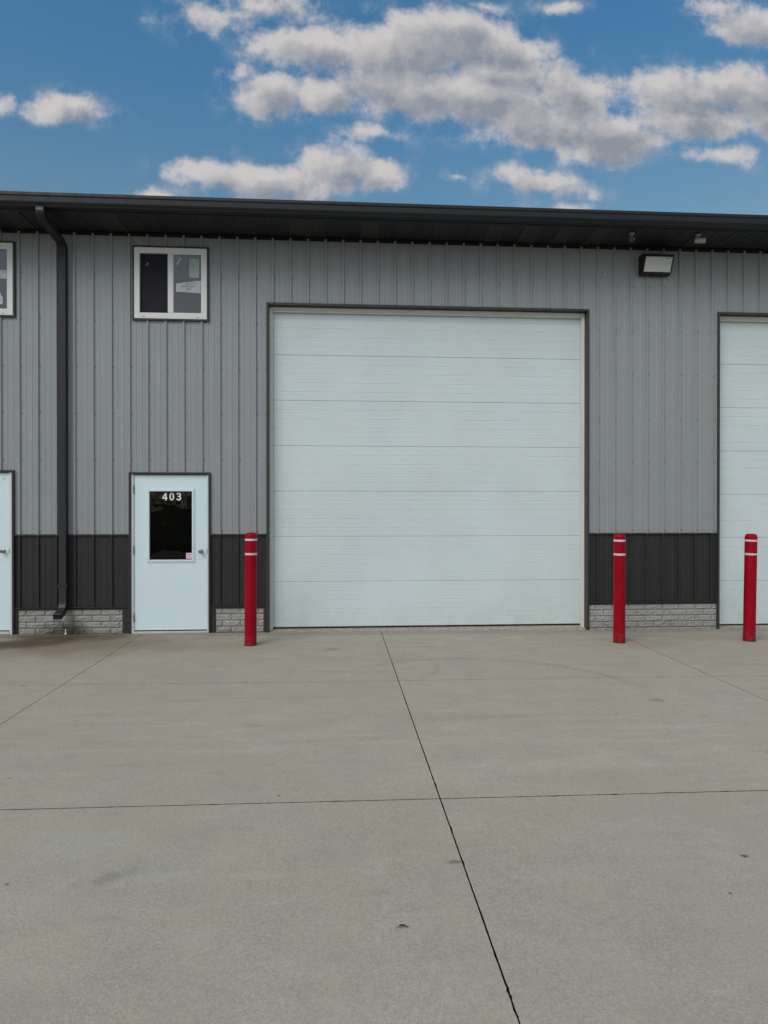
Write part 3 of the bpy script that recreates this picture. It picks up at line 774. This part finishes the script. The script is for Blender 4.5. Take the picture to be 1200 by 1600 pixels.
# dead leaf on the paving
lf = MB(); vs = []; fs = []
for i in range(9):
    u = i/8; w = .007*math.sin(math.pi*min(1, u*1.05))**.6 if .3 < u < 1 else .0012
    cx = -.030 + .062*u; cy = .016*math.sin(u*2.6); zz = .003 + .007*math.sin(u*3.1)
    vs += [(cx, cy-w, zz+.004*u), (cx, cy, zz), (cx, cy+w, zz+.005*u)]
for i in range(8):
    a = i*3; fs += [(a,a+3,a+4,a+1),(a+1,a+4,a+5,a+2)]
lf.add(vs, fs); o = lf.build('dead_leaf', mat('dead leaf', (.025,.022,.018), .8).mat, None, smooth=True)
md = o.modifiers.new('thick','SOLIDIFY'); md.thickness = .0012
o.location = (1.284,-6.269,gz(1.284)+.001); o.rotation_euler = (0,0,R_(-8)); o.scale = (.8,.8,.8); o['label'] = 'small dark curled leaf lying on the concrete left of the long joint'; o['category'] = 'leaf'

# ================================================================= PAVING
JX = [1.611 + 3.0754*k for k in range(-9, 10)]
JY = [-.006, -2.543, -5.1225, -7.70, -10.28, -12.86, -15.44]
def edge(p, q, amp, fine, seed):
    """points from p to q (without q) with a slightly ragged line"""
    p = Vector(p); q = Vector(q); L = (q-p).length; n = max(2, int(L/fine)); out = []
    tn = (q-p).normalized(); nr = Vector((-tn.y, tn.x))
    for i in range(n):
        s = p + (q-p)*(i/n)
        a = amp*noise.fractal(Vector((s.x*28+seed, s.y*28, seed)), .8, 2, 3) if 0 < i else 0
        # odd chips
        ch = noise.noise(Vector((s.x*9+seed*3, s.y*9, 7.7)))
        if 0 < i and ch > .46: a += (ch-.46)*.030
        if 0 < i and abs(s.x-1.611) < .05 and -6.98 < s.y < -6.60:
            a += .007*max(0, noise.noise(Vector((s.x*3+seed, s.y*55, 1.3)))) - .0012
        out.append(s + nr*a)
    return out
mb = MB()
for i in range(len(JX)-1):
    for j in range(len(JY)-1):
        near = -5 < JX[i] < 8 and JY[j] > -9
        gxl = .0036 if abs(JX[i]-1.611) < .1 else .0026; gxr = .0036 if abs(JX[i+1]-1.611) < .1 else .0026
        x0, x1 = JX[i]+gxl, JX[i+1]-gxr
        gj = [.0, .0019, .0036, .0036, .0036, .0036, .0036]
        y1, y0 = JY[j] - gj[j], JY[j+1] + gj[j+1]
        f = .014 if near else .5; amp = .0012 if near else 0
        ring = edge((x0,y0),(x1,y0),amp,f,1.0+i) + edge((x1,y0),(x1,y1),amp,f,2.0+j) + edge((x1,y1),(x0,y1),amp,f,3.0+i) + edge((x0,y1),(x0,y0),amp,f,4.0+j)
        k = len(ring)
        vs = [(p.x, p.y, gz(p.x)) for p in ring] + [(p.x, p.y, gz(p.x)-.03) for p in ring]
        mb.add(vs, [tuple(range(k))] + [(q, k+q, k+(q+1)%k, (q+1)%k) for q in range(k)])
o = mb.build('pavement', M['concrete']); tag(o, kind='structure')
o.data.materials.append(M['joint'])
for p in o.data.polygons:
    if abs(p.normal.z) < .5: p.material_index = 1          # dirty sides of the saw cuts
mb = MB(); S = 30
mb.add([(-30,-15.5,gz(-30)-.020),(30,-15.5,gz(30)-.020),(30,.08,gz(30)-.020),(-30,.08,gz(-30)-.020)], [(0,1,2,3)])
o = mb.build('joint_filler', M['joint']); tag(o, kind='structure')
mb = MB(); mb.add([(-400,-400,-.30),(400,-400,-.30),(400,400,-.30),(-400,400,-.30)], [(0,1,2,3)])
mb.add([(-400,-400,-.16),(400,-400,-.16),(400,-15.52,-.16),(-400,-15.52,-.16)], [(0,1,2,3)])
o = mb.build('grass_ground', M['grass']); tag(o, kind='structure')

# wood far behind the viewer (seen only in the door glass)
mb = MB(); random.seed(3)
for k in range(11):
    cx = -24 + k*4.6 + random.uniform(-1,1); cy = -27 + random.uniform(-2,2); H = random.uniform(5.5,7.8)
    mb.lathe([(.22,-.2),(.16,1.5),(.08,H*.7)], 8, (cx,cy,0))
    for q in range(900):
        a = random.uniform(0, 2*math.pi); v = random.uniform(-1,1); rr = random.random()**.4
        px = cx + 2.9*rr*math.cos(a)*math.sqrt(1-v*v); py = cy + 2.4*rr*math.sin(a)*math.sqrt(1-v*v); pz = H*.52 + H*.48*rr*v
        s = random.uniform(.12,.26); n1 = Vector((random.gauss(0,1),random.gauss(0,1),random.gauss(0,1))).normalized(); n2 = n1.orthogonal().normalized()
        c_ = Vector((px,py,pz)); mb.add([c_-n1*s, c_+n2*s*.5, c_+n1*s, c_-n2*s*.5], [(0,1,2,3)])
o = mb.build('far_wood', M['foliage']); tag(o, 'row of leafy trees mirrored in the glass of door 403', 'trees', kind='stuff')

# ================================================================= SKY
w = bpy.data.worlds.new('World'); sc.world = w; w.use_nodes = True
w.cycles.sampling_method = 'NONE'
SUN_EL, SUN_AZ = 41, 217          # azimuth measured clockwise from +Y
t = NT(w.node_tree); bg = w.node_tree.nodes['Background']
sky = t.node('ShaderNodeTexSky', sky_type='NISHITA'); sky.sun_disc = False
sky.sun_elevation = R_(SUN_EL); sky.sun_rotation = R_(SUN_AZ); sky.air_density = 1.0; sky.dust_density = .6; sky.ozone_density = 2.0
BLOBS = [(-.4,.585,.052,.030),(-.372,.572,.050,.014),(-.487,.586,.020,.012),(-.160,.729,.080,.026,.42),(-.092,.738,.070,.026,.42),(-.035,.682,.110,.036),(-.1,.611,.068,.036),(-.153,.646,.02,.012),(-.02,.610,.06,.032),
 (.089,.690,.130,.052),(.165,.710,.130,.044),(.254,.700,.080,.034),(.108,.630,.150,.052),(.225,.625,.144,.050),(.363,.635,.075,.050),(.323,.590,.150,.044),(.413,.569,.120,.042),(.525,.645,.090,.040),(.620,.651,.090,.040),(.555,.600,.110,.036),(.600,.551,.065,.018),(.680,.61,.06,.05),
 (-.175,.499,.085,.022),(-.101,.487,.11,.028),(.002,.506,.070,.036),(.050,.498,.055,.028),(.055,.556,.035,.012,.25),(.25,.665,.10,.030),(.306,.504,.075,.022),(.345,.492,.055,.016),(-.255,.466,.034,.010),(.341,.463,.030,.007),(.650,.751,.080,.036),(.596,.779,.055,.018,.42),(.225,.758,.035,.014,.42),(.186,.508,.018,.007,.42),(.343,.768,.03,.009,.42)]
def density_group():
    g = bpy.data.node_groups.new('cloud density', 'ShaderNodeTree')
    g.interface.new_socket('Vector', in_out='INPUT', socket_type='NodeSocketVector')
    g.interface.new_socket('Density', in_out='OUTPUT', socket_type='NodeSocketFloat')
    g.interface.new_socket('Smooth', in_out='OUTPUT', socket_type='NodeSocketFloat')
    g.interface.new_socket('Detail', in_out='OUTPUT', socket_type='NodeSocketFloat')
    q = NT(g); gi = q.node('NodeGroupInput'); go = q.node('NodeGroupOutput'); V = gi.outputs[0]
    wv = q.noise(V, 7, 5, .6, out='Color')
    V2 = q.vm('ADD', V, q.vm('MULTIPLY', q.vm('SUBTRACT', wv, (.5,.5,.5)), (.085,.060,0)))
    d = None
    for u, v, a, b, *hz in BLOBS:
        l = q.vm('LENGTH', q.vm('MULTIPLY_ADD', V2, (1/a, 1/b, 0), (-u/a, -v/b, 0)))
        k = hz[0] if hz else min(1.0, b/.030)
        l = q.m('MULTIPLY_ADD', l, -k, k)
        d = l if d is None else q.m('MAXIMUM', d, l)
    n1 = q.noise(q.vm('ADD', V, (4.2,1.7,0)), 20, 9, .62)
    den = q.m('ADD', q.m('ADD', d, .10), q.m('MULTIPLY', q.m('SUBTRACT', n1, .5), 1.55))
    n0 = q.noise(q.vm('ADD', V, (4.2,1.7,0)), 13, 2.5, .5)
    q.put(go.inputs[0], den); q.put(go.inputs[1], q.m('ADD', d, q.m('MULTIPLY', q.m('SUBTRACT', n0, .5), 1.3))); q.put(go.inputs[2], n1)
    return g
G = density_group()
tc = t.node('ShaderNodeTexCoord'); D = tc.outputs['Generated']; x, y, z = t.xyz(D)
yy = t.m('MAXIMUM', y, .12); UV = t.comb(t.m('DIVIDE', x, yy), t.m('DIVIDE', z, yy), 0)
def den(off):
    n = t.node('ShaderNodeGroup'); n.node_tree = G; t.put(n.inputs[0], t.vm('ADD', UV, off)); return n.outputs
d0, s0, dt = den((0,0,0)); d1, s1, dt1 = den((-.012,.020,0))
front = t.mr(y, .35, .5)
alpha = t.m('MAXIMUM', t.mr(d0, -.06, .52), t.m('MULTIPLY', t.mr(s0, -.50, .35, 0, .42), t.mr(dt, .40, .62)))
shade = t.m('SUBTRACT', 1.0, t.mr(s1, -.05, .85, interp='LINEAR'))                  # little cloud between here and the light: bright
edgeb = t.mr(t.m('SUBTRACT', dt, dt1), -.14, .14)
lit = t.m('ADD', t.m('MULTIPLY', shade, .80), t.m('MULTIPLY', edgeb, .24))
# general cloud cover for the rest of the sky (behind and above the viewer)
nb = t.noise(t.vm('MULTIPLY', D, (1,1,1.8)), 2.6, 7, .6)
ab = t.mr(nb, .40, .56)
K = 1.0
ccol = t.mix(t.mr(lit, .12, .88, interp='LINEAR'), (.262,.290,.345), (.590,.565,.565))
bcol = t.mix(t.mr(nb, .45, .65), (.95,.95,.97), (.62,.64,.69))
skc = t.mix(1, sky.outputs[0], (.100,.100,.100), 'MULTIPLY')
# haze toward the horizon
el = t.mr(z, .20, .60)
skc = t.mix(1, skc, t.mix(el, (1.30,1.18,.84), (.66,1.24,1.34)), 'MULTIPLY')
cl = t.mix(t.m('MULTIPLY', alpha, t.mr(d0, -.1, .8, .86, 1.0)), skc, ccol)
bk = t.mix(ab, t.mix(1, sky.outputs[0], (.11,.11,.11), 'MULTIPLY'), bcol)
fin = t.mix(front, bk, cl)
fin = t.mix(t.mr(z, .0, -.05), fin, (.16,.17,.16))
t.put(bg.inputs['Color'], t.mix(1, fin, (10,10,10), 'MULTIPLY')); bg.inputs['Strength'].default_value = .1

sun = bpy.data.lights.new('sun', 'SUN'); sun.energy = 1.65; sun.angle = R_(36); sun.color = (1,.965,.91)
so = bpy.data.objects.new('sun', sun); col.objects.link(so)
az = R_(SUN_AZ); el_ = R_(SUN_EL)
dirv = Vector((math.sin(az)*math.cos(el_), math.cos(az)*math.cos(el_), math.sin(el_)))
so.rotation_euler = dirv.to_track_quat('Z', 'Y').to_euler(); so.location = dirv*30

# ================================================================= CAMERA
cd = bpy.data.cameras.new('camera'); cam = bpy.data.objects.new('camera', cd); col.objects.link(cam)
cd.sensor_fit = 'HORIZONTAL'; cd.sensor_width = 36; cd.lens = 36*1044.25/1200; cd.clip_start = .05; cd.clip_end = 2000
cam.location = (1.041, -8.817, 1.6086); cam.rotation_euler = (math.pi/2 - .0041, 0, -.0691)
sc.camera = cam
sc.view_settings.view_transform = 'Standard'; sc.view_settings.look = 'None'; sc.view_settings.exposure = 0; sc.view_settings.gamma = 1
sc.render.resolution_x = 768; sc.render.resolution_y = 1024
sc.cycles.max_bounces = 5; sc.cycles.diffuse_bounces = 3
